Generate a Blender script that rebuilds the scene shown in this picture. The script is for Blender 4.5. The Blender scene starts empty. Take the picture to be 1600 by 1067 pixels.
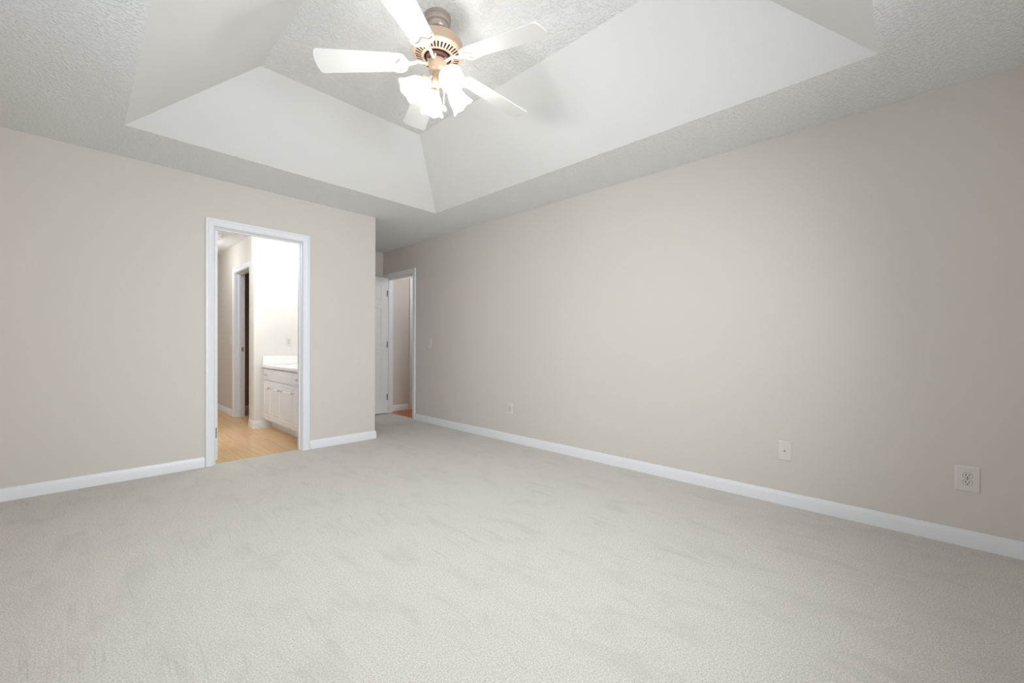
import bpy, bmesh, math
from mathutils import Vector, Matrix
C = bpy.context.scene.collection
PI = math.pi
sc = bpy.context.scene

# ------------------------------------------------------------------ camera, world, light, exposure
YAW, PITCH, ROLL, FPX, CAMZ = 0.8078, -0.0082, 0.0062, 648.315, 1.0424
s_, c_ = math.sin(YAW), math.cos(YAW)
r_ = Vector((c_, -s_, 0)); f_ = Vector((s_*math.cos(PITCH), c_*math.cos(PITCH), math.sin(PITCH)))
u_ = Vector((-s_*math.sin(PITCH), -c_*math.sin(PITCH), math.cos(PITCH)))
R_ = r_*math.cos(ROLL) + u_*math.sin(ROLL); U_ = u_*math.cos(ROLL) - r_*math.sin(ROLL)
cd = bpy.data.cameras.new('camera'); cam = bpy.data.objects.new('camera', cd); C.objects.link(cam)
M = Matrix((R_, U_, -f_)).transposed().to_4x4(); M.translation = (0, 0, CAMZ); cam.matrix_world = M
cd.sensor_width = 36; cd.lens = 36*FPX/1600; cd.shift_y = 11.0/1600; cd.clip_start = 0.02
sc.camera = cam
sc.view_settings.view_transform = 'Standard'; sc.view_settings.look = 'None'
sc.view_settings.gamma = 1; sc.view_settings.use_curve_mapping = False
sc.view_settings.exposure = 0.11
world = bpy.data.worlds.new('world'); sc.world = world; world.use_nodes = True
bg = world.node_tree.nodes['Background']; bg.inputs[0].default_value = (0.70, 0.82, 1, 1); bg.inputs[1].default_value = 1.0
try:
    sc.cycles.use_denoising = True; sc.cycles.max_bounces = 14; sc.cycles.diffuse_bounces = 8
    sc.cycles.transparent_max_bounces = 16; sc.cycles.sample_clamp_indirect = 6
except Exception: pass

def area_light(name, loc, rot, sx, sy, power, col):
    d = bpy.data.lights.new(name, 'AREA'); d.shape = 'RECTANGLE'; d.size = sx; d.size_y = sy; d.energy = power; d.color = col
    o = bpy.data.objects.new(name, d); C.objects.link(o); o.location = loc; o.rotation_euler = rot; return o
def point_light(name, loc, power, col, rad):
    d = bpy.data.lights.new(name, 'POINT'); d.energy = power; d.color = col; d.shadow_soft_size = rad
    o = bpy.data.objects.new(name, d); C.objects.link(o); o.location = loc; return o
# daylight through the left window; the rear light is an added fill
area_light('daylight_left_window', (-0.64, 1.95, 1.50), (0, -PI/2+0.38, 0), 1.3, 1.75, 18, (0.93, 0.97, 1.0)).data.spread = math.radians(150)
area_light('rear_fill_light', (1.25, -0.78, 1.62), (PI/2-0.28, 0, 0), 1.75, 1.1, 82, (0.93, 0.97, 1.0)).data.spread = math.radians(135)
# bathroom vanity lamps and passage ceiling lamp, with added bathroom and hall fills
for k in range(3): point_light('vanity_lamp_light', (2.02, 4.85+0.3*k, 2.08), 4, (0.97, 0.985, 1), 0.05)
point_light('bathroom_fill_light', (0.72, 5.15, 2.2), 25, (0.90, 0.955, 1), 0.1)  # added fill for the vanity front and floor, no fixture
point_light('passage_lamp_light', (1.0, 6.9, 2.2), 8, (0.97, 0.98, 1), 0.08)
point_light('hall_fill_light', (4.1, 5.0, 2.25), 11.5, (0.97, 0.98, 1), 0.08)  # added fill to brighten the hall, no fixture
BULB = 140.0

# ------------------------------------------------------------------ helpers
def tag(o, label=None, cat=None, group=None, kind=None):
    if label: o['label'] = label
    if cat: o['category'] = cat
    if group: o['group'] = group
    if kind: o['kind'] = kind
    return o
def thing(name, label, cat, loc=(0, 0, 0), rz=0, group=None):
    o = bpy.data.objects.new(name, None); C.objects.link(o); o.empty_display_size = 0.1
    o.location = loc; o.rotation_euler = (0, 0, rz)
    return tag(o, label, cat, group)
def obj(name, bm, mats, parent=None, smooth=False, loc=None, bevel=0, rot=None, angle=40):
    me = bpy.data.meshes.new(name)
    bmesh.ops.recalc_face_normals(bm, faces=bm.faces[:])
    bm.to_mesh(me); bm.free()
    for m in (mats if isinstance(mats, (list, tuple)) else [mats]): me.materials.append(m)
    o = bpy.data.objects.new(name, me); C.objects.link(o)
    if parent: o.parent = parent
    if loc: o.location = loc
    if rot: o.rotation_euler = rot
    if smooth:
        for p in me.polygons: p.use_smooth = True
        try: me.set_sharp_from_angle(angle=math.radians(angle))
        except Exception: pass
    if bevel:
        b = o.modifiers.new('bevel', 'BEVEL'); b.width = bevel; b.segments = 2; b.limit_method = 'ANGLE'
    return o
def struct(name, bm, mats, parent=None, **k):
    o = obj(name, bm, mats, parent, **k)
    if not parent: o['kind'] = 'structure'
    return o
def NB(): return bmesh.new()
def box(bm, x0, x1, y0, y1, z0, z1, mi=0):
    v = [bm.verts.new((x, y, z)) for z in (z0, z1) for y in (y0, y1) for x in (x0, x1)]
    for q in ((0, 2, 3, 1), (4, 5, 7, 6), (0, 1, 5, 4), (2, 6, 7, 3), (0, 4, 6, 2), (1, 3, 7, 5)):
        bm.faces.new([v[i] for i in q]).material_index = mi
    return bm
def BX(*a): return box(NB(), *a)
def lathe(bm, prof, n=32, cap0=True, cap1=True, mi=0, mat=None):
    rings = []
    for r, z in prof:
        rings.append([bm.verts.new((r*math.cos(2*PI*k/n), r*math.sin(2*PI*k/n), z)) for k in range(n)])
    for a, b in zip(rings, rings[1:]):
        for k in range(n):
            bm.faces.new((a[k], a[(k+1) % n], b[(k+1) % n], b[k])).material_index = mi
    if cap0: bm.faces.new(rings[0]).material_index = mi
    if cap1: bm.faces.new(rings[-1]).material_index = mi
    if mat: bmesh.ops.transform(bm, matrix=mat, verts=[v for r in rings for v in r])
    return bm
def tube(bm, pts, rad, n=10, flat=1.0):
    pts = [Vector(p) for p in pts]; rings = []
    for i, p in enumerate(pts):
        d = (pts[min(i+1, len(pts)-1)] - pts[max(i-1, 0)]).normalized()
        up = Vector((0, 0, 1)) if abs(d.z) < 0.95 else Vector((0, 1, 0))
        a = d.cross(up).normalized(); b = a.cross(d)
        r = rad[i] if isinstance(rad, (list, tuple)) else rad
        rings.append([bm.verts.new(p + a*r*math.cos(2*PI*k/n) + b*r*flat*math.sin(2*PI*k/n)) for k in range(n)])
    for p, q in zip(rings, rings[1:]):
        for k in range(n): bm.faces.new((p[k], p[(k+1) % n], q[(k+1) % n], q[k]))
    bm.faces.new(rings[0]); bm.faces.new(rings[-1]); return bm
def prism(bm, poly, z0, z1, mi=0):
    a = [bm.verts.new((x, y, z0)) for x, y in poly]; b = [bm.verts.new((x, y, z1)) for x, y in poly]
    n = len(poly)
    bm.faces.new(a).material_index = mi; bm.faces.new(b).material_index = mi
    for i in range(n): bm.faces.new((a[i], a[(i+1) % n], b[(i+1) % n], b[i])).material_index = mi
    return bm
def smooth_path(pts, n=6):
    pts = [Vector(p) for p in pts]; out = []
    for i in range(len(pts)-1):
        p0, p1, p2, p3 = pts[max(i-1, 0)], pts[i], pts[i+1], pts[min(i+2, len(pts)-1)]
        for k in range(n):
            t = k/n
            out.append(0.5*((2*p1)+(p2-p0)*t+(2*p0-5*p1+4*p2-p3)*t*t+(3*p1-p0-3*p2+p3)*t**3))
    return out + [pts[-1]]
def sweep_profile(bm, stations):
    """stations: list of lists of points; skins consecutive ones, caps the ends"""
    rings = [[bm.verts.new(p) for p in st] for st in stations]
    n = len(rings[0])
    for a, b in zip(rings, rings[1:]):
        for k in range(n): bm.faces.new((a[k], a[(k+1) % n], b[(k+1) % n], b[k]))
    bm.faces.new(rings[0]); bm.faces.new(rings[-1]); return bm

# ------------------------------------------------------------------ materials
def mat(name, col, rough=0.5, metal=0.0, spec=0.5, emit=None, es=0):
    m = bpy.data.materials.new(name); m.use_nodes = True
    b = m.node_tree.nodes['Principled BSDF']
    b.inputs['Base Color'].default_value = (*col, 1); b.inputs['Roughness'].default_value = rough
    b.inputs['Metallic'].default_value = metal; b.inputs['Specular IOR Level'].default_value = spec
    if emit: b.inputs['Emission Color'].default_value = (*emit, 1); b.inputs['Emission Strength'].default_value = es
    return m
def nd(m, t, **kw):
    n = m.node_tree.nodes.new(t)
    for k, v in kw.items():
        if k in n.inputs: n.inputs[k].default_value = v
        else: setattr(n, k, v)
    return n
def lk(m, a, ao, b, bi): m.node_tree.links.new(a.outputs[ao], b.inputs[bi])
def coords(m, scale=(1, 1, 1), rot=(0, 0, 0)):
    t = nd(m, 'ShaderNodeTexCoord'); p = nd(m, 'ShaderNodeMapping')
    p.inputs['Scale'].default_value = scale; p.inputs['Rotation'].default_value = rot
    lk(m, t, 'Object', p, 'Vector'); return p
def add_bump(m, noise_scale, strength, dist=0.004, detail=3, co=None, lo=None, hi=None):
    co = co or coords(m); n = nd(m, 'ShaderNodeTexNoise', Scale=noise_scale, Detail=detail)
    lk(m, co, 'Vector', n, 'Vector'); src = (n, 'Fac')
    if lo is not None:
        r = nd(m, 'ShaderNodeMapRange'); r.inputs['From Min'].default_value = lo; r.inputs['From Max'].default_value = hi
        r.interpolation_type = 'SMOOTHSTEP'; lk(m, n, 'Fac', r, 'Value'); src = (r, 'Result')
    b = nd(m, 'ShaderNodeBump', Strength=strength, Distance=dist)
    lk(m, src[0], src[1], b, 'Height'); lk(m, b, 'Normal', m.node_tree.nodes['Principled BSDF'], 'Normal'); return b
def mixcol(m, fac, a, b):
    x = nd(m, 'ShaderNodeMix', data_type='RGBA'); x.inputs[6].default_value = (*a, 1) if not hasattr(a, 'outputs') else (0, 0, 0, 1)
    x.inputs[7].default_value = (*b, 1) if not hasattr(b, 'outputs') else (0, 0, 0, 1)
    if hasattr(a, 'outputs'): m.node_tree.links.new(a.outputs[2], x.inputs[6])
    m.node_tree.links.new(fac, x.inputs[0]); return x

m_wall = mat('greige_wall_paint', (0.662, 0.628, 0.584), 0.75, spec=0.25); add_bump(m_wall, 180, 0.06, 0.002)
m_bath = mat('pale_bath_wall_paint', (0.74, 0.725, 0.69), 0.7, spec=0.25)
m_closet = mat('brown_closet_wall_paint', (0.40, 0.30, 0.24), 0.8, spec=0.2)
m_ceil = mat('textured_ceiling_paint', (0.835, 0.837, 0.832), 0.85, spec=0.2)
add_bump(m_ceil, 70, 0.68, 0.006, 2, None, 0.44, 0.68)
m_slope = mat('smooth_ceiling_paint_dimmed', (0.76, 0.76, 0.75), 0.75, spec=0.2)  # same paint, toned darker than the flats to offset the bright light on slopes
m_trim = mat('white_trim_paint', (0.80, 0.822, 0.86), 0.38)
m_door = mat('white_door_paint', (0.80, 0.81, 0.825), 0.42)
m_cab = mat('white_cabinet_paint', (0.82, 0.84, 0.87), 0.4)
m_counter = mat('white_cultured_marble', (0.88, 0.88, 0.87), 0.15)
m_plate = mat('white_plastic', (0.71, 0.69, 0.655), 0.35)
m_gap = mat('dark_slot', (0.03, 0.028, 0.026), 0.7)
m_seam = mat('grey_receptacle_seam', (0.17, 0.155, 0.14), 0.6)  # grey of receptacle seams, toggle slot and screw heads
m_steel = mat('brushed_nickel', (0.50, 0.49, 0.47), 0.35, 1.0)
m_hinge = mat('dull_grey_hinge', (0.22, 0.22, 0.23), 0.45, 0.4)
m_fan = mat('antique_rose_beige_metal', (0.62, 0.47, 0.35), 0.38, 0.35)
m_pewter = mat('pewter_canopy_metal', (0.46, 0.40, 0.355), 0.35, 0.55)
m_fdark = mat('dark_motor_interior', (0.10, 0.035, 0.03), 0.6)
m_blade = mat('white_fan_blade', (0.86, 0.86, 0.84), 0.35)
m_iron = mat('cream_blade_iron', (0.80, 0.72, 0.62), 0.4)
m_groove = mat('scalloped_iron_edge', (0.38, 0.35, 0.31), 0.5)
m_bulb = mat('lit_bulb', (1, 1, 1), 0.4, emit=(1, 0.975, 0.945), es=BULB)
m_dome = mat('frosted_dome', (0.9, 0.9, 0.88), 0.3)
# ribbed frosted glass of the fan's shades: partly clear, partly scattering
m_glass = bpy.data.materials.new('ribbed_frosted_glass'); m_glass.use_nodes = True
nt = m_glass.node_tree; nt.nodes.remove(nt.nodes['Principled BSDF'])
tr = nd(m_glass, 'ShaderNodeBsdfTransparent'); tl = nd(m_glass, 'ShaderNodeBsdfTranslucent'); gl = nd(m_glass, 'ShaderNodeBsdfGlossy', Roughness=0.12)
df = nd(m_glass, 'ShaderNodeBsdfDiffuse')
tr.inputs[0].default_value = (0.96, 0.97, 0.96, 1); tl.inputs[0].default_value = (0.7, 0.7, 0.68, 1); df.inputs[0].default_value = (0.85, 0.85, 0.83, 1)
x0 = nd(m_glass, 'ShaderNodeMixShader'); x0.inputs[0].default_value = 0.35
x1 = nd(m_glass, 'ShaderNodeMixShader'); x1.inputs[0].default_value = 0.34
x2 = nd(m_glass, 'ShaderNodeMixShader'); x2.inputs[0].default_value = 0.07
nt.links.new(tl.outputs[0], x0.inputs[1]); nt.links.new(df.outputs[0], x0.inputs[2])
nt.links.new(tr.outputs[0], x1.inputs[1]); nt.links.new(x0.outputs[0], x1.inputs[2])
nt.links.new(x1.outputs[0], x2.inputs[1]); nt.links.new(gl.outputs[0], x2.inputs[2])
lw = nd(m_glass, 'ShaderNodeLayerWeight', Blend=0.25); lm_ = nd(m_glass, 'ShaderNodeMath', operation='MULTIPLY'); lm_.inputs[1].default_value = 0.4; nt.links.new(lw.outputs['Facing'], lm_.inputs[0]); nt.links.new(lm_.outputs[0], x2.inputs[0])
nt.links.new(x2.outputs[0], nt.nodes['Material Output'].inputs[0])
# window glass
m_pane = bpy.data.materials.new('window_glass'); m_pane.use_nodes = True
nt = m_pane.node_tree; nt.nodes.remove(nt.nodes['Principled BSDF'])
tr = nd(m_pane, 'ShaderNodeBsdfTransparent'); gl = nd(m_pane, 'ShaderNodeBsdfGlossy', Roughness=0.02); x1 = nd(m_pane, 'ShaderNodeMixShader')
x1.inputs[0].default_value = 0.06
nt.links.new(tr.outputs[0], x1.inputs[1]); nt.links.new(gl.outputs[0], x1.inputs[2]); nt.links.new(x1.outputs[0], nt.nodes['Material Output'].inputs[0])

# cut-pile carpet: fine tuft speckle, brushed patches and vacuum streaks running along the room
m_carpet = mat('cream_cut_pile_carpet', (0.6, 0.57, 0.52), 0.95, spec=0.1)
m = m_carpet; B = m.node_tree.nodes['Principled BSDF']
co = coords(m); tuft = nd(m, 'ShaderNodeTexNoise', Scale=175.0, Detail=2.5, Roughness=0.6); lk(m, co, 'Vector', tuft, 'Vector')
patch = nd(m, 'ShaderNodeTexNoise', Scale=4.2, Detail=7.0, Roughness=0.70, Distortion=0.5)
co2 = coords(m, (1.7, 0.75, 1), (0, 0, 0.12)); lk(m, co2, 'Vector', patch, 'Vector')
co3 = coords(m, (5.5, 0.30, 1), (0, 0, 0.05)); streak = nd(m, 'ShaderNodeTexNoise', Scale=2.0, Detail=2.0, Roughness=0.5, Distortion=0.25); lk(m, co3, 'Vector', streak, 'Vector')
ab = nd(m, 'ShaderNodeMath', operation='SUBTRACT'); lk(m, streak, 'Fac', ab, 0); ab.inputs[1].default_value = 0.5
ab2 = nd(m, 'ShaderNodeMath', operation='ABSOLUTE'); lk(m, ab, 0, ab2, 0)
ln = nd(m, 'ShaderNodeMapRange'); ln.inputs['From Min'].default_value = 0.0; ln.inputs['From Max'].default_value = 0.010; ln.inputs['To Min'].default_value = 1; ln.inputs['To Max'].default_value = 0
lk(m, ab2, 0, ln, 'Value')
brk = nd(m, 'ShaderNodeTexNoise', Scale=3.3, Detail=2.0); lk(m, co, 'Vector', brk, 'Vector')
brm = nd(m, 'ShaderNodeMapRange'); brm.inputs['From Min'].default_value = 0.46; brm.inputs['From Max'].default_value = 0.62; lk(m, brk, 'Fac', brm, 'Value')
lnm = nd(m, 'ShaderNodeMath', operation='MULTIPLY'); lk(m, ln, 'Result', lnm, 0); lk(m, brm, 'Result', lnm, 1)
pm = nd(m, 'ShaderNodeMapRange'); pm.inputs['From Min'].default_value = 0.50; pm.inputs['From Max'].default_value = 0.70; lk(m, patch, 'Fac', pm, 'Value')
tm = nd(m, 'ShaderNodeMapRange'); tm.inputs['From Min'].default_value = 0.34; tm.inputs['From Max'].default_value = 0.62; lk(m, tuft, 'Fac', tm, 'Value')
c1 = mixcol(m, tm.outputs['Result'], (0.480, 0.450, 0.403), (0.705, 0.680, 0.640))
pf = nd(m, 'ShaderNodeMath', operation='MULTIPLY'); lk(m, pm, 'Result', pf, 0); pf.inputs[1].default_value = 0.56
c2 = mixcol(m, pf.outputs[0], c1, (0.50, 0.475, 0.435))
lf = nd(m, 'ShaderNodeMath', operation='MULTIPLY'); lk(m, lnm, 0, lf, 0); lf.inputs[1].default_value = 0.28
c3 = mixcol(m, lf.outputs[0], c2, (0.34, 0.315, 0.28))
m.node_tree.links.new(c3.outputs[2], B.inputs['Base Color'])
hs = nd(m, 'ShaderNodeMath', operation='MULTIPLY_ADD'); lk(m, lnm, 0, hs, 0); hs.inputs[1].default_value = -0.3; lk(m, tuft, 'Fac', hs, 2)
bp = nd(m, 'ShaderNodeBump', Strength=0.5, Distance=0.008); lk(m, hs, 0, bp, 'Height'); lk(m, bp, 'Normal', B, 'Normal')
B.inputs['Sheen Weight'].default_value = 0.15

def wood(name, a, b, gap, rough=0.35):
    m = mat(name, a, rough); B = m.node_tree.nodes['Principled BSDF']
    co = coords(m, (1, 1, 1), (0, 0, PI/2)); br = nd(m, 'ShaderNodeTexBrick')
    br.inputs['Scale'].default_value = 1.0; br.inputs['Brick Width'].default_value = 1.2; br.inputs['Row Height'].default_value = 0.13
    br.inputs['Mortar Size'].default_value = 0.0014; br.inputs['Color1'].default_value = (0, 0, 0, 1); br.inputs['Color2'].default_value = (1, 1, 1, 1)
    br.inputs['Mortar'].default_value = (0.4, 0.4, 0.4, 1); br.offset = 0.37; lk(m, co, 'Vector', br, 'Vector')
    co2 = coords(m, (22, 1.6, 1)); gr = nd(m, 'ShaderNodeTexNoise', Scale=2.2, Detail=6.0, Roughness=0.65, Distortion=0.5); lk(m, co2, 'Vector', gr, 'Vector')
    mx = nd(m, 'ShaderNodeMath', operation='MULTIPLY_ADD'); lk(m, br, 'Color', mx, 0); mx.inputs[1].default_value = 0.3
    gm = nd(m, 'ShaderNodeMapRange'); gm.inputs['From Min'].default_value = 0.3; gm.inputs['From Max'].default_value = 0.7; gm.inputs['To Max'].default_value = 0.7
    lk(m, gr, 'Fac', gm, 'Value'); lk(m, gm, 'Result', mx, 2)
    c = mixcol(m, mx.outputs[0], a, b); c2 = mixcol(m, br.outputs['Fac'], c, gap)
    m.node_tree.links.new(c2.outputs[2], B.inputs['Base Color']); return m
m_oak = wood('light_oak_planks', (0.57, 0.34, 0.155), (0.77, 0.53, 0.30), (0.38, 0.22, 0.10))
m_hallwood = wood('dim_lit_hall_planks', (0.40, 0.125, 0.022), (0.58, 0.215, 0.05), (0.2, 0.08, 0.02))  # dim hall light is mixed into this deeper, more saturated wood colour

# ------------------------------------------------------------------ dimensions (metres)
W, L, XC, YE, H = 3.226, 4.277, 2.2755, 5.823, 2.44
X0, Y0, T = -0.40, -0.53, 0.115
TX0, TX1, TY0, TY1, TD, TH = 0.208, 2.635, 0.12, 3.655, 0.612, 2.836
D1a, D1b, DH = 0.805, 1.512, 2.035            # bathroom doorway in the facing wall
D2a, D2b = 4.995, 5.735                       # hall doorway in the right wall
CX, CS, PX = 1.540, 1.495, 2.16               # passage wall plane, wall corner strip, bath side of the partition
D3a, D3b = 6.17, 6.925                        # closet doorway off the passage
YP, HX, HY = 8.5, 4.75, 5.85                  # passage end, hall far side, hall end wall

# ------------------------------------------------------------------ floors
fl = NB(); prism(fl, [(X0, Y0), (W, Y0), (W, D2a), (W+0.04, D2a), (W+0.04, D2b), (W, D2b), (W, YE), (XC, YE), (XC, L), (D1b, L), (D1b, L+0.055), (D1a, L+0.055), (D1a, L), (X0, L)], -0.05, 0)
struct('floor', fl, m_carpet)
struct('floor_bathroom', box(BX(D1a, D1b, L+0.055, L+T, -0.05, -0.006), 0.0, 2.7, L+T, YP, -0.05, -0.006), m_oak)
struct('floor_hall', box(BX(W+0.04, W+T, D2a, D2b, -0.05, -0.006), W+T, HX, 3.9, HY, -0.05, -0.006), m_hallwood)

# ------------------------------------------------------------------ ceilings
cb = NB()
def cf(pts, mi): cb.faces.new([cb.verts.new(p) for p in pts]).material_index = mi
o = [(TX0, TY0), (TX1, TY0), (TX1, TY1), (TX0, TY1)]
i_ = [(TX0+TD, TY0+TD), (TX1-TD, TY0+TD), (TX1-TD, TY1-TD), (TX0+TD, TY1-TD)]
cf([(X0, Y0, H), (W, Y0, H), (W, TY0, H), (X0, TY0, H)], 0)
cf([(X0, TY1, H), (W, TY1, H), (W, L, H), (X0, L, H)], 0)
cf([(X0, TY0, H), (TX0, TY0, H), (TX0, TY1, H), (X0, TY1, H)], 0)
cf([(TX1, TY0, H), (W, TY0, H), (W, TY1, H), (TX1, TY1, H)], 0)
cf([(XC, L, H), (W, L, H), (W, YE, H), (XC, YE, H)], 0)
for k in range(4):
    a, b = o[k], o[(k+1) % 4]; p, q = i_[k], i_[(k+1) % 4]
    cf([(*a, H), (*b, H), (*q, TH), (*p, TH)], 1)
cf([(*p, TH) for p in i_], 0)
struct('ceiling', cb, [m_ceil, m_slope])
struct('ceiling_bathroom', box(BX(0.0, PX, L+T, YE, H, H+0.05), 0.0, 2.8, YE+T, YP, H, H+0.05), m_ceil)
struct('ceiling_hall', BX(W+T, HX, 3.9, HY, H, H+0.05), m_ceil)

# ------------------------------------------------------------------ walls
wl = NB()                                      # left wall (beside the camera) with a window opening
LWa, LWb, WZ0, WZ1 = 1.15, 2.75, 0.85, 2.08
for a in ((Y0-T, LWa, 0, H), (LWb, L, 0, H), (LWa, LWb, 0, WZ0), (LWa, LWb, WZ1, H)): box(wl, X0-T, X0, a[0], a[1], a[2], a[3])
struct('wall_left', wl, m_wall)
wn = NB(); NWa, NWb = 0.45, 2.05; WN0 = 1.12  # rear opening added and sized for the fill light
for a in ((X0, NWa, 0, H), (NWb, W+T, 0, H), (NWa, NWb, 0, WN0), (NWa, NWb, WZ1, H)): box(wn, a[0], a[1], Y0-T, Y0, a[2], a[3])
struct('wall_near', wn, m_wall)
wr = NB()
for a in ((Y0, D2a, 0, H), (D2b, YE+T, 0, H), (D2a, D2b, DH, H)): box(wr, W, W+T, a[0], a[1], a[2], a[3])
struct('wall_right', wr, m_wall)
wb = NB()
for a in ((X0-T, D1a, 0, H), (D1b, XC, 0, H), (D1a, D1b, DH, H)): box(wb, a[0], a[1], L, L+T, a[2], a[3])
struct('wall_back', wb, m_wall)
struct('wall_partition', BX(PX, XC, L+T, YE, 0, H), m_wall)
struct('wall_alcove', BX(PX, W, YE, YE+T, 0, H), m_wall)
struct('wall_bathroom', BX(CS, PX, YE, YE+T, 0, H), m_bath)
wp = NB(); box(wp, CS, CX+T, YE+T, 6.0, 0, H)
for a in ((6.0, D3a, 0, H), (D3b, YP, 0, H), (D3a, D3b, DH, H)): box(wp, CX, CX+T, a[0], a[1], a[2], a[3])
struct('wall_passage', wp, m_wall)
struct('wall_passage_end', BX(0.0, CX+T, YP, YP+T, 0, H), m_wall)
struct('wall_bathroom_left', BX(-T, 0.0, L+T, YP+T, 0, H), m_bath)
cw = NB(); box(cw, 2.7, 2.8, YE+T, 7.5, 0, H); box(cw, CX+T, 2.7, 7.4, 7.5, 0, H)
struct('wall_closet', cw, m_closet)
hw = NB()
struct('wall_hall_end', BX(W+T, HX, HY, HY+T, 0, H), m_wall)
struct('wall_hall_far', BX(HX, HX+T, 3.9, HY+T, 0, H), m_wall)
struct('wall_hall_near', BX(W+T, HX+T, 3.8, 3.9, 0, H), m_wall)

# ------------------------------------------------------------------ baseboards
BP = [(0, -0.01), (0.013, -0.01), (0.013, 0.060), (0.0105, 0.068), (0.0085, 0.074), (0.006, 0.083), (0, 0.086)]
def baseboard(name, runs, mats=None):
    """runs: list of polylines [(x,y),...] along the wall; the board stands to the LEFT of travel"""
    bm = NB()
    for pts in runs:
        P = [Vector(p) for p in pts]; st = []
        for i, p in enumerate(P):
            ns = []
            if i > 0: d = (P[i]-P[i-1]).normalized(); ns.append(Vector((-d.y, d.x)))
            if i < len(P)-1: d = (P[i+1]-P[i]).normalized(); ns.append(Vector((-d.y, d.x)))
            n = ns[0] if len(ns) == 1 else (ns[0]+ns[1])/(1+ns[0].dot(ns[1]))
            st.append([(p.x+n.x*u, p.y+n.y*u, z) for u, z in BP])
        sweep_profile(bm, st)
    return struct(name, bm, m_trim, smooth=True, angle=25)
CW = 0.066
baseboard('baseboard_left', [[(X0, L-0.013), (X0, Y0+0.013)]])
baseboard('baseboard_near', [[(X0, Y0), (W, Y0)]])
baseboard('baseboard_right', [[(W, Y0+0.013), (W, D2a-CW-0.003)]])
baseboard('baseboard_back', [[(D1a-CW-0.003, L), (X0, L)], [(XC, YE), (XC, L), (D1b+CW+0.003, L)]])
baseboard('baseboard_alcove', [[(W-0.03, YE), (XC+0.013, YE)]])
baseboard('baseboard_bathroom', [[(1.70, YE), (CS, YE), (CS, 6.0), (CX, 6.0), (CX, D3a-CW-0.003)]])
baseboard('baseboard_passage', [[(CX, D3b+CW+0.003), (CX, YP), (0.0, YP)]])
baseboard('baseboard_closet', [[(2.7, YE+T), (2.7, 7.4), (CX+T, 7.4)]])
baseboard('baseboard_hall', [[(3.69, HY), (W+T, HY), (W+T, D2b+CW+0.003)]])

# ------------------------------------------------------------------ door casings and jambs
CP = [(0.004, 0), (0.004, 0.010), (0.012, 0.0125), (0.018, 0.0105), (0.022, 0.0125), (0.040, 0.016), (0.046, 0.0145), (0.050, 0.018), (0.064, 0.018), (CW, 0.015), (CW, 0)]
def casing(bm, a, b, h, put):
    """put(t, d, z): t along the wall, d out of it"""
    st = [[put(a-u, d, -0.005) for u, d in CP], [put(a-u, d, h+u) for u, d in CP],
          [put(b+u, d, h+u) for u, d in CP], [put(b+u, d, -0.005) for u, d in CP]]
    sweep_profile(bm, st)
def jamb(bm, a, b, h, put, stop):
    """2 cm jamb lining inside the opening, plus stops; put(t, d, z), d<0 into the wall"""
    def pb(t0, t1, d0, d1, z0, z1):
        p, q = put(t0, d0, z0), put(t1, d1, z1)
        box(bm, min(p[0], q[0]), max(p[0], q[0]), min(p[1], q[1]), max(p[1], q[1]), min(p[2], q[2]), max(p[2], q[2]))
    pb(a-0.001, a+0.004, -T, 0.0, -0.006, h); pb(b-0.004, b+0.001, -T, 0.0, -0.006, h); pb(a, b, -T, 0.0, h-0.004, h+0.001)
    s0, s1 = stop
    pb(a+0.004, a+0.014, s0, s1, -0.006, h-0.014); pb(b-0.014, b-0.004, s0, s1, -0.006, h-0.014); pb(a+0.004, b-0.004, s0, s1, h-0.014, h-0.004)
def frame(n, a, b, put, stop, back=True):
    bm = NB(); casing(bm, a, b, DH, put); jamb(bm, a, b, DH, put, stop)
    if back: casing(bm, a, b, DH, lambda t, d, z: put(t, -T-d, z))
    return struct('trim_%d' % n, bm, m_trim, smooth=True, angle=25)
frame(1, D1a, D1b, lambda t, d, z: (t, L-d, z), (-0.072, -0.040))
frame(2, D2a, D2b, lambda t, d, z: (W-d, t, z), (-0.075, -0.043))
fr3 = frame(3, D3a, D3b, lambda t, d, z: (CX-d, t, z), (-0.078, -0.045))
obj('strike_plate', BX(CX+0.082, CX+0.106, D3b-0.006, D3b-0.0035, 0.93, 0.99), m_steel, fr3)
bm = NB(); casing(bm, 3.775, 4.50, DH+0.01, lambda t, d, z: (t, HY-d, z)); struct('trim_4', bm, m_trim, smooth=True, angle=25)

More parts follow.
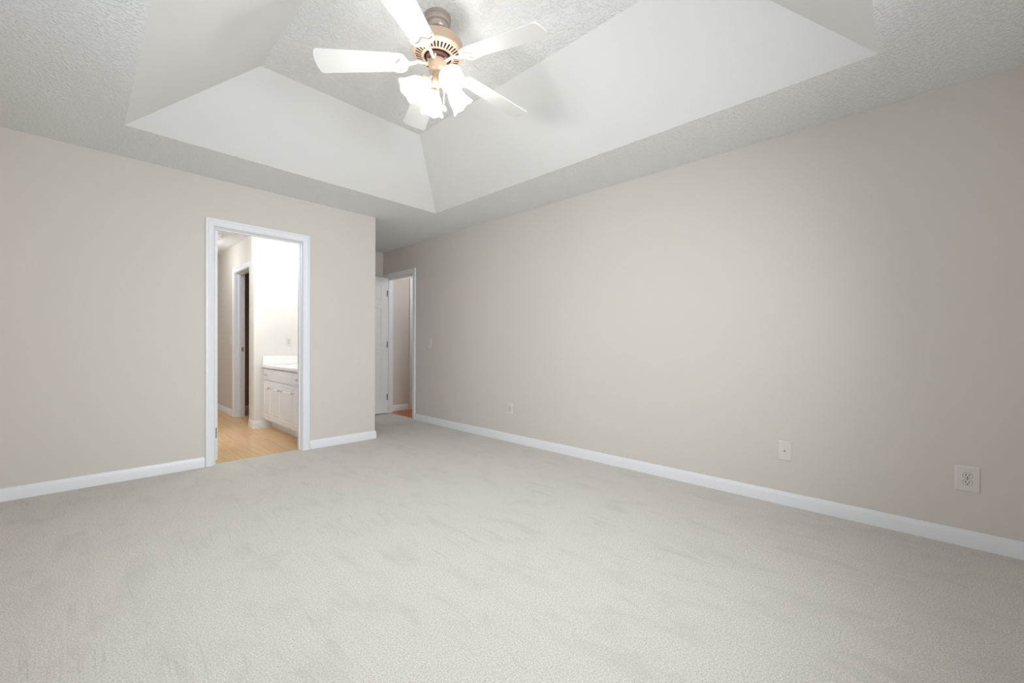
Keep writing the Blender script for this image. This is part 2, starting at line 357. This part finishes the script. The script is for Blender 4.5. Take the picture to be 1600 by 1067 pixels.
# ------------------------------------------------------------------ doors
def panel_door(w, h=2.02, t=0.035):
    """six-panel door leaf: x 0..w, y 0..t, z 0..h"""
    bm = NB(); g = 0.005
    box(bm, 0, w, g, t-g, 0, h)
    st, mu = 0.11, 0.10; xs = [(st, (w-mu)/2), ((w+mu)/2, w-st)]
    zs = [(0.20, 0.84), (1.00, 1.56), (1.67, 1.90)]
    for y0, y1 in ((0, g), (t-g, t)):
        box(bm, 0, st, y0, y1, 0, h); box(bm, w-st, w, y0, y1, 0, h)
        box(bm, (w-mu)/2, (w+mu)/2, y0, y1, 0, h)
        zr = [0] + [v for p in zs for v in p] + [h]
        for k in range(0, len(zr), 2):
            for xa, xb in xs: box(bm, xa, xb, y0, y1, zr[k], zr[k+1])
        for xa, xb in xs:
            for za, zb in zs:
                e, q = 0.012, 0.04
                yb, yt = (g, 0.001) if y0 == 0 else (t-g, t-0.001)
                a = [bm.verts.new((x, yb, z)) for x, z in ((xa+e, za+e), (xb-e, za+e), (xb-e, zb-e), (xa+e, zb-e))]
                b = [bm.verts.new((x, yt, z)) for x, z in ((xa+q, za+q), (xb-q, za+q), (xb-q, zb-q), (xa+q, zb-q))]
                bm.faces.new(b)
                for k in range(4): bm.faces.new((a[k], a[(k+1) % 4], b[(k+1) % 4], b[k]))
    return bm
def door_knob(parent, x, z, y0, y1):
    bm = NB()
    for yy, sg in ((y0, -1), (y1, 1)):
        lathe(bm, [(0.030, 0), (0.030, 0.006), (0.012, 0.010), (0.012, 0.032), (0.024, 0.040), (0.028, 0.052), (0.022, 0.062), (0.008, 0.066)], 20,
              mat=Matrix.Translation((x, yy, z)) @ Matrix.Rotation(PI/2*(-sg), 4, 'X'))
    return obj('door_handle', bm, m_steel, parent, smooth=True)
# bathroom door, swung 90 degrees into the bathroom; its hinge edge shows beside the casing
e = obj('door_1', panel_door(0.700), m_door); e['kind'] = 'structure'
e.location = (0.851, L+T+0.018, 0.012); e.rotation_euler = (0, 0, PI/2)
door_knob(e, 0.64, 0.89, 0, 0.035)
for z, mm in ((1.78, m_door), (1.06, m_door), (0.24, m_hinge)):
    bm = BX(-0.0025, 0.0005, 0.006, 0.031, z-0.045, z+0.045); lathe(bm, [(0.006, z-0.045), (0.006, z+0.045)], 12, mat=Matrix.Translation((-0.007, 0.037, 0)))
    for k in (-0.028, 0.0, 0.028): lathe(bm, [(0.003, 0), (0.003, 0.0012)], 8, mat=Matrix.Translation((-0.0025, 0.014 if k else 0.022, z+k)) @ Matrix.Rotation(-PI/2, 4, 'Y'))
    obj('hinge', bm, mm, e)
# hall door, swung 90 degrees into the alcove
e = obj('door_2', panel_door(0.725), m_door); e['kind'] = 'structure'
e.location = (W-0.008, D2b-0.040, 0.014); e.rotation_euler = (0, 0, PI)
e.location.y += 0.0
door_knob(e, 0.66, 0.89, 0, 0.035)
for z in (1.79, 1.03, 0.24):
    obj('hinge', lathe(NB(), [(0.0055, z-0.045), (0.0075, z-0.044), (0.0075, z+0.044), (0.0055, z+0.045)], 12, mat=Matrix.Translation((0.010, 0.041, 0))), m_hinge, e)

# ------------------------------------------------------------------ windows (beside the camera; the one behind is added for light)
def window(n, w, h, loc, rz):
    bm = NB(); f = 0.05
    for a in ((0, f, 0, h), (w-f, w, 0, h), (f, w-f, 0, f), (f, w-f, h-f, h), (w/2-0.03, w/2+0.03, f, h-f), (f, w-f, h/2-0.02, h/2+0.02)):
        box(bm, a[0], a[1], -0.02, 0.03, a[2], a[3])
    o = struct('window_%d' % n, bm, m_trim); o.location = loc; o.rotation_euler = (0, 0, rz)
    obj('pane', BX(f, w-f, 0.003, 0.007, f, h-f), m_pane, o)
    cs = NB(); casing(cs, 0, w, h, lambda t, d, z: (t, -0.0575-d, z)); box(cs, -0.09, w+0.09, -0.10, -0.0575, -0.03, 0.0)
    obj('window_casing', cs, m_trim, o)
window(1, LWb-LWa, WZ1-WZ0, (X0-0.0575, LWa, WZ0), PI/2)
window(2, NWb-NWa, WZ1-WN0, (NWb, Y0-0.0575, WN0), PI)  # unseen window, added to throw light on the facing wall

# ------------------------------------------------------------------ outlets, switches and wall plates
def plate_bm(w, h, t=0.006, hole=None):
    bm = NB(); b = 0.004
    a = [bm.verts.new((x, 0, z)) for x, z in ((-w/2, -h/2), (w/2, -h/2), (w/2, h/2), (-w/2, h/2))]
    m1 = [bm.verts.new((x, -t*0.55, z)) for x, z in ((-w/2, -h/2), (w/2, -h/2), (w/2, h/2), (-w/2, h/2))]
    c = [bm.verts.new((x, -t, z)) for x, z in ((-w/2+b, -h/2+b), (w/2-b, -h/2+b), (w/2-b, h/2-b), (-w/2+b, h/2-b))]
    for p, q in ((a, m1), (m1, c)):
        for k in range(4): bm.faces.new((p[k], p[(k+1) % 4], q[(k+1) % 4], q[k]))
    bm.faces.new(a); bm.faces.new(c); return bm
def disc_y(bm, x, z, y0, y1, rx, rz, n=28, flat=None, mi=0):
    pts = []
    for k in range(n):
        px, pz = rx*math.cos(2*PI*k/n), rz*math.sin(2*PI*k/n)
        if flat: pz = max(-flat, min(flat, pz))
        pts.append((x+px, z+pz))
    a = [bm.verts.new((p[0], y0, p[1])) for p in pts]; b = [bm.verts.new((p[0], y1, p[1])) for p in pts]
    bm.faces.new(a).material_index = mi; bm.faces.new(b).material_index = mi
    for k in range(n): bm.faces.new((a[k], a[(k+1) % n], b[(k+1) % n], b[k])).material_index = mi
def outlet(label, loc, rz, w, h, s=1.0):
    t = thing('electrical_outlet', label, 'electrical outlet', loc, rz)
    obj('cover_plate', plate_bm(w, h), m_plate, t)
    for zz in (0.0182*s, -0.0182*s):
        bm = NB()
        disc_y(bm, 0, zz, -0.0055, -0.0064, 0.0182*s, 0.0182*s, flat=0.0148*s, mi=1)
        disc_y(bm, 0, zz, -0.006, -0.0075, 0.0168*s, 0.0168*s, flat=0.0136*s, mi=0)
        for xx, hh in ((-0.0063*s, 0.0046*s), (0.0063*s, 0.0038*s)): box(bm, xx-0.0017*s, xx+0.0017*s, -0.0078, -0.0070, zz+0.003*s-hh, zz+0.003*s+hh, 2)
        disc_y(bm, 0, zz-0.0085*s, -0.0070, -0.0078, 0.0032*s, 0.0032*s, 12, mi=2)
        obj('receptacle', bm, [m_plate, m_seam, m_gap], t)
    bm = NB(); disc_y(bm, 0, 0, -0.006, -0.007, 0.003, 0.003, 12); obj('screw', bm, m_seam, t)
    return t
def plate_switch(label, loc, rz, w, h):
    t = thing('light_switch', label, 'light switch', loc, rz)
    obj('cover_plate', plate_bm(w, h), m_plate, t)
    bm = NB(); box(bm, -0.0065, 0.0065, -0.0066, -0.0055, -0.014, 0.014, 1)
    v = box(bm, -0.0045, 0.0045, -0.017, -0.006, -0.002, 0.011)
    obj('toggle', bm, [m_plate, m_seam], t)
    for z in (0.030, -0.030):
        bm = NB(); disc_y(bm, 0, z, -0.006, -0.007, 0.003, 0.003, 12); obj('screw', bm, m_seam, t)
    return t
outlet('large white duplex outlet plate low on the beige right wall, nearest the camera', (W, -0.2295, 0.3555), -PI/2, 0.089, 0.132, 1.0)
outlet('small white duplex outlet low on the beige wall near the hall doorway', (W, 3.110, 0.358), -PI/2, 0.080, 0.128, 0.95)
outlet('white outlet on the bathroom wall above the vanity top', (1.891, YE, 1.067), 0, 0.072, 0.118, 1.0)
plate_switch('light switch at shoulder height on the beige wall beside the hall doorway', (W, 4.603, 1.06), -PI/2, 0.090, 0.130)
plate_switch('light switch in the passage seen through the bathroom doorway', (CX, 7.12, 1.09), -PI/2, 0.075, 0.118)
t = thing('cable_jack', 'white cable jack plate with one dark centre socket, low on the beige wall', 'wall plate', (W, 0.585, 0.356), -PI/2)
obj('cover_plate', plate_bm(0.078, 0.125), m_plate, t)
bm = NB(); disc_y(bm, 0, 0, -0.006, -0.0085, 0.0055, 0.0055, 6, mi=0); disc_y(bm, 0, 0, -0.0085, -0.014, 0.0042, 0.0042, 16, mi=0); disc_y(bm, 0, 0, -0.014, -0.0143, 0.003, 0.003, 12, mi=1)
obj('socket', bm, [m_steel, m_gap], t)
for z in (0.042, -0.042):
    bm = NB(); disc_y(bm, 0, z, -0.006, -0.007, 0.003, 0.003, 12); obj('screw', bm, m_plate, t)

# ------------------------------------------------------------------ bathroom vanity
VX, VY0, VY1 = 1.610, L+T+0.004, YE-0.002
v = thing('vanity_cabinet', 'white bathroom vanity cabinet with raised panel doors and small knobs', 'cabinet', (VX, (VY0+VY1)/2, -0.006))
vy = lambda y: y-(VY0+VY1)/2
cr = NB(); D_ = PX-VX-0.002
for q in ((0, 0.018, vy(VY0), vy(VY1), 0.106, 0.752), (D_-0.012, D_, vy(VY0), vy(VY1), 0.106, 0.752), (0.018, D_-0.012, vy(VY0), vy(VY0)+0.018, 0.106, 0.752), (0.018, D_-0.012, vy(VY1)-0.018, vy(VY1), 0.106, 0.752), (0.018, D_-0.012, vy(VY0)+0.018, vy(VY1)-0.018, 0.106, 0.124)): box(cr, *q)
obj('carcass', cr, m_cab, v)
obj('toe_kick', box(BX(0.090, PX-VX-0.002, vy(VY0), vy(VY1), 0, 0.106), 0.080, 0.090, vy(VY0), vy(VY1), 0, 0.075), m_trim, v)
def knob(parent, y, z):
    obj('knob', lathe(NB(), [(0.008, 0), (0.006, 0.004), (0.005, 0.014), (0.010, 0.019), (0.0125, 0.024), (0.010, 0.029), (0.004, 0.031)], 16,
        mat=Matrix.Translation((-0.018, y, z)) @ Matrix.Rotation(-PI/2, 4, 'Y')), m_steel, parent, smooth=True)
def front(name, y0, y1, z0, z1, raised):
    bm = BX(-0.018, 0, vy(y0), vy(y1), z0, z1)
    if raised:
        for ins, x0_, x1_ in ((0.045, -0.018, -0.0135),): pass
        fr = [(vy(y0)+0.045, z0+0.05), (vy(y1)-0.045, z0+0.05), (vy(y1)-0.045, z1-0.05), (vy(y0)+0.045, z1-0.05)]
        def ring(d, x): return [bm.verts.new((x, p[0]+(d if k in (0, 3) else -d), p[1]+(d if k in (0, 1) else -d))) for k, p in enumerate(fr)]
        rs = [ring(-0.002, -0.0181), ring(0.003, -0.023), ring(0.009, -0.0185), ring(0.016, -0.0185), ring(0.030, -0.0235)]
        for a, b in zip(rs, rs[1:]):
            for k in range(4): bm.faces.new((a[k], a[(k+1) % 4], b[(k+1) % 4], b[k]))
        bm.faces.new(rs[-1])
    return obj(name, bm, m_cab, v, bevel=0.002)
S = [5.800, 5.470, 4.800, 4.425]
g = 0.006
for a, b in ((S[1], S[0]), (S[3], S[2])):
    d = front('drawer', a+g, b-g, 0.605, 0.735, False); knob(d, vy((a+b)/2), 0.67)
front('false_drawer_front', S[2]+g, S[1]-g, 0.605, 0.735, False)
d = front('door', S[1]+g, S[0]-g, 0.125, 0.585, True); knob(d, vy(S[1]+0.055), 0.515)
d = front('door', S[3]+g, S[2]-g, 0.125, 0.585, True); knob(d, vy(S[2]-0.055), 0.515)
mid = (S[1]+S[2])/2
d = front('door', mid+0.002, S[1]-g, 0.125, 0.585, True); knob(d, vy(mid+0.04), 0.515)
d = front('door', S[2]+g, mid-0.002, 0.125, 0.585, True); knob(d, vy(mid-0.04), 0.515)
# countertop with a moulded oval bowl and splashes
CTX, CTZ0, CTZ1 = 1.583, 0.7465, 0.779
ct = thing('countertop', 'white moulded countertop with oval sink bowl on the bathroom vanity', 'countertop', (1.87, 5.11, CTZ0))
x0c, x1c, y0c, y1c = CTX-1.87, PX-0.002-1.87, VY0-5.11, VY1-5.11
bm = NB(); n = 64; zt = CTZ1-CTZ0; top = []; bot = []
for k in range(n):
    a = 2*PI*k/n; dx, dy = math.cos(a), math.sin(a)
    tt = min((x1c if dx > 0 else x0c)/dx if abs(dx) > 1e-9 else 1e9, (y1c if dy > 0 else y0c)/dy if abs(dy) > 1e-9 else 1e9)
    top.append((dx*tt, dy*tt))
for c in ((x0c, y0c), (x1c, y0c), (x1c, y1c), (x0c, y1c)):
    k = min(range(n), key=lambda q: (top[q][0]-c[0])**2+(top[q][1]-c[1])**2); top[k] = c
rings = [[bm.verts.new((x, y, 0)) for x, y in top], [bm.verts.new((x, y, zt-0.004)) for x, y in top], [bm.verts.new((x*0.99, y*0.996, zt)) for x, y in top]]
for f, z in ((1.08, zt), (1.04, zt+0.004), (1.0, zt+0.004), (0.96, zt-0.004), (0.85, zt-0.05), (0.6, zt-0.10), (0.25, zt-0.125)):
    rings.append([bm.verts.new((0.165*f*math.cos(2*PI*k/n), 0.215*f*math.sin(2*PI*k/n), z)) for k in range(n)])
for a, b in zip(rings, rings[1:]):
    for k in range(n): bm.faces.new((a[k], a[(k+1) % n], b[(k+1) % n], b[k]))
bm.faces.new(rings[-1])
obj('top', bm, m_counter, ct, smooth=True)
obj('side_splash', BX(x0c+0.004, x1c, y1c-0.02, y1c, zt, 0.141), m_counter, ct, bevel=0.004)
obj('backsplash', BX(x1c-0.02, x1c, y0c, y1c-0.02, zt, 0.141), m_counter, ct, bevel=0.004)

# passage ceiling lamp
t = thing('ceiling_light', 'small round white lamp on the passage ceiling beyond the bathroom doorway', 'ceiling light', (1.20, 6.50, H))
obj('base_ring', lathe(NB(), [(0.11, 0), (0.11, -0.02), (0.095, -0.025)], 32), m_trim, t, smooth=True)
obj('dome', lathe(NB(), [(0.095, -0.022), (0.09, -0.045), (0.065, -0.065), (0.03, -0.075), (0.004, -0.077)], 32), m_dome, t, smooth=True)

# ------------------------------------------------------------------ ceiling fan
FX, FY = 1.3632, 1.8794
fan = thing('ceiling_fan', 'white five-blade ceiling fan with beige motor and four lit glass shades', 'ceiling fan', (FX, FY, TH))
zz = lambda z: z-TH
obj('canopy', lathe(NB(), [(0.066, 0), (0.069, -0.003), (0.069, -0.017), (0.0655, -0.019), (0.0655, -0.022), (0.068, -0.025), (0.0685, -0.036), (0.066, -0.045), (0.060, -0.050), (0.057, -0.051), (0.0565, -0.055), (0.056, -0.064), (0.050, -0.075), (0.038, -0.082), (0.026, -0.083)], 40), m_pewter, fan, smooth=True, angle=28)
obj('downrod', lathe(NB(), [(0.020, -0.080), (0.024, -0.084), (0.014, -0.088), (0.014, -0.125), (0.03, -0.128), (0.03, -0.145)], 24), m_fdark, fan, smooth=True)
# motor housing: drum with a conical underside pierced by radial slots
bm = NB(); NS = 144
lathe(bm, [(0.030, zz(2.708)), (0.085, zz(2.706)), (0.118, zz(2.700)), (0.132, zz(2.690)), (0.136, zz(2.680)), (0.136, zz(2.642)), (0.138, zz(2.639)), (0.138, zz(2.634)), (0.134, zz(2.630)), (0.119, zz(2.622))], NS, True, False)
def ringp(r, z, k): a = 2*PI*k/NS; return (r*math.cos(a), r*math.sin(a), z)
ro, ri, zo, zi, dz = 0.119, 0.088, zz(2.622), zz(2.612), 0.012
for k in range(NS):
    P = [ringp(ro, zo, k), ringp(ro, zo, k+1), ringp(ri, zi, k+1), ringp(ri, zi, k)]
    if k % 2 == 0 and k % 4 == 0 or k % 4 == 3: bm.faces.new([bm.verts.new(p) for p in P]); continue
    Q = [(p[0], p[1], p[2]+dz) for p in P]
    bm.faces.new([bm.verts.new(p) for p in Q]).material_index = 1
    for q in range(4): bm.faces.new([bm.verts.new(p) for p in (P[q], P[(q+1) % 4], Q[(q+1) % 4], Q[q])]).material_index = 1
lathe(bm, [(0.088, zi), (0.078, zz(2.610)), (0.074, zz(2.611)), (0.073, zz(2.618))], NS, False, False)
lathe(bm, [(0.073, zz(2.618)), (0.073, zz(2.640)), (0.02, zz(2.642))], NS, False, True, mi=1)
bmesh.ops.remove_doubles(bm, verts=bm.verts[:], dist=1e-5)
obj('motor_housing', bm, [m_fan, m_fdark], fan, smooth=True)
obj('flywheel', lathe(NB(), [(0.018, zz(2.640)), (0.062, zz(2.618)), (0.064, zz(2.606)), (0.058, zz(2.600)), (0.040, zz(2.598))], 40), m_fdark, fan, smooth=True)
# blades and their irons
ZB, PT, DR, RT, W0, W1 = zz(2.5858), 0.189, 0.074, 0.640, 0.116, 0.147
PH = -1.3149
def blade_outline():
    pts = []; r0, r1 = 0.172, RT
    hw = lambda r: (W0+(W1-W0)*(r-0.2)/0.4)/2
    for k in range(7): a = PI/2*k/6; rr = 0.035; pts.append((r0+rr-rr*math.cos(a)*1.0, (hw(r0)-rr)+rr*math.sin(a)))
    pts += [(0.35, hw(0.35)), (0.5, hw(0.5))]
    for k in range(7): a = PI/2*k/6; rr = 0.022; pts.append((r1-0.007-rr+rr*math.sin(a), (hw(r1)-rr)+rr*math.cos(a)))
    pts.append((r1-0.002, hw(r1)*0.45)); pts.append((r1, 0))
    return pts + [(x, -y) for x, y in pts[::-1][1:]]
def iron_outline():
    up = [(0.150, 0.010), (0.160, 0.018), (0.168, 0.034), (0.176, 0.050), (0.190, 0.058), (0.212, 0.0605), (0.232, 0.0615), (0.236, 0.057), (0.229, 0.052), (0.214, 0.050), (0.203, 0.044), (0.198, 0.034), (0.200, 0.024), (0.207, 0.016), (0.216, 0.009), (0.222, 0.003)]
    return up + [(x, -y) for x, y in up[::-1]]
for k in range(5):
    a = PH + k*2*PI/5
    MB = Matrix.Rotation(a, 4, 'Z') @ Matrix.Translation((0, 0, ZB)) @ Matrix.Rotation(math.atan(DR), 4, 'Y') @ Matrix.Rotation(PT, 4, 'X')
    bm = NB(); prism(bm, blade_outline(), -0.003, 0.003); bmesh.ops.transform(bm, matrix=MB, verts=bm.verts[:])
    bl = obj('blade', bm, m_blade, fan)
    bm = NB(); prism(bm, iron_outline(), -0.0085, -0.0032)
    # raised rib along the scalloped edge
    rib = smooth_path([(x, y, -0.0085) for x, y in [(0.232, 0.057), (0.214, 0.053), (0.203, 0.046), (0.197, 0.034), (0.200, 0.022), (0.212, 0.011), (0.222, 0.0), (0.212, -0.011), (0.200, -0.022), (0.197, -0.034), (0.203, -0.046), (0.214, -0.053), (0.232, -0.057)]], 4)
    rb = NB(); tube(rb, rib, 0.0026, 8)
    sbs = []
    for x, y in ((0.226, 0.056), (0.226, -0.056), (0.185, 0.0)): sbs.append(NB()); lathe(sbs[-1], [(0.0045, -0.0080), (0.0045, -0.0105), (0.002, -0.0115)], 10, mat=Matrix.Translation((x, y, 0)))
    for q in [bm, rb]+sbs: bmesh.ops.transform(q, matrix=MB, verts=q.verts[:])
    # neck: drops out of the flywheel, loops down and runs out to the plate
    rz_ = Matrix.Rotation(a, 4, 'Z'); root = MB @ Vector((0.158, 0, -0.006))
    loc = rz_.inverted() @ root
    neck = smooth_path([(0.050, 0.006, zz(2.606)), (0.047, 0.004, zz(2.590)), (0.056, 0.0, zz(2.577)), (0.075, -0.002, zz(2.578)), (0.105, 0, zz(2.583)), (0.135, 0, loc.z+0.003), (loc.x+0.012, loc.y, loc.z)], 5)
    nb = NB(); tube(nb, neck, [0.0075]*10 + [0.0085]*(len(neck)-18) + [0.011]*8, 10, 0.75); bmesh.ops.transform(nb, matrix=rz_, verts=nb.verts[:])
    ir = obj('blade_iron', nb, m_iron, fan, smooth=True)
    obj('iron_plate', bm, m_iron, ir); obj('scalloped_rib', rb, m_groove, ir, smooth=True)
    for q in sbs: obj('screw', q, m_groove, ir, smooth=True)
# switch housing, light kit
obj('switch_housing', lathe(NB(), [(0.030, zz(2.600)), (0.047, zz(2.592)), (0.050, zz(2.580)), (0.049, zz(2.550)), (0.044, zz(2.530)), (0.038, zz(2.523)), (0.030, zz(2.521)), (0.030, zz(2.500)), (0.034, zz(2.494)), (0.034, zz(2.476)), (0.024, zz(2.462)), (0.010, zz(2.454)), (0.006, zz(2.446))], 36), m_fan, fan, smooth=True)
for ang, tilt in ((34, 45), (113, 41), (203, 47), (305, 54)):
    a = math.radians(ang) - YAW; TILT = math.radians(tilt); rz_ = Matrix.Rotation(a, 4, 'Z')
    arm = NB(); tube(arm, smooth_path([(0.028, 0, zz(2.486)), (0.050, 0, zz(2.490)), (0.068, 0, zz(2.484)), (0.078, 0, zz(2.470))], 5), 0.0065, 10)
    bmesh.ops.transform(arm, matrix=rz_, verts=arm.verts[:])
    am = obj('light_arm', arm, m_fan, fan, smooth=True)
    # local frame of the shade: z axis points out of the mouth
    MS = rz_ @ Matrix.Translation((0.070, 0, zz(2.478))) @ Matrix.Rotation(PI-TILT, 4, 'Y')
    b = NB(); lathe(b, [(0.008, -0.008), (0.022, -0.004), (0.027, 0.004), (0.027, 0.022), (0.024, 0.024)], 24, mat=MS); obj('fitter_cup', b, m_fan, am, smooth=True)
    b = NB(); nR = 120
    prof = [(0.024, 0.010), (0.0255, 0.022), (0.030, 0.030), (0.037, 0.040), (0.043, 0.055), (0.047, 0.072), (0.050, 0.090), (0.055, 0.106), (0.061, 0.118), (0.066, 0.125)]
    rg = []
    for i, (r, z) in enumerate(prof):
        t = i/(len(prof)-1)
        rg.append([b.verts.new(MS @ Vector(((r+0.0007*math.cos(40*q*2*PI/nR)*t+0.0016*math.cos(6*q*2*PI/nR)*t**6)*math.cos(q*2*PI/nR), (r+0.0007*math.cos(40*q*2*PI/nR)*t+0.0016*math.cos(6*q*2*PI/nR)*t**6)*math.sin(q*2*PI/nR), z+0.004*math.cos(6*q*2*PI/nR)*t**6))) for q in range(nR)])
    for p, r2 in zip(rg, rg[1:]):
        for q in range(nR): b.faces.new((p[q], p[(q+1) % nR], r2[(q+1) % nR], r2[q]))
    so = obj('lamp_shade', b, m_glass, fan, smooth=True, angle=80)
    sm = so.modifiers.new('thickness', 'SOLIDIFY'); sm.thickness = 0.0022; sm.offset = -1
    b = NB(); lathe(b, [(0.010, 0.020), (0.012, 0.034), (0.020, 0.048), (0.027, 0.064), (0.028, 0.076), (0.022, 0.090), (0.010, 0.099), (0.002, 0.101)], 24, mat=MS)
    obj('bulb', b, m_bulb, so, smooth=True)
lat = Vector((c_, -s_, 0))
px, py = lat.x*0.034, lat.y*0.034
b = NB()
for k in range(38): bmesh.ops.create_uvsphere(b, u_segments=6, v_segments=4, radius=0.0021, matrix=Matrix.Translation((px, py, zz(2.505)-0.004*k)))
ch = obj('pull_chain', b, m_iron, fan, smooth=True)
obj('chain_ball', lathe(NB(), [(0.003, zz(2.354)), (0.006, zz(2.350)), (0.013, zz(2.342)), (0.0155, zz(2.332)), (0.013, zz(2.321)), (0.006, zz(2.316)), (0.001, zz(2.315))], 20, mat=Matrix.Translation((px, py, 0))), m_blade, ch, smooth=True)
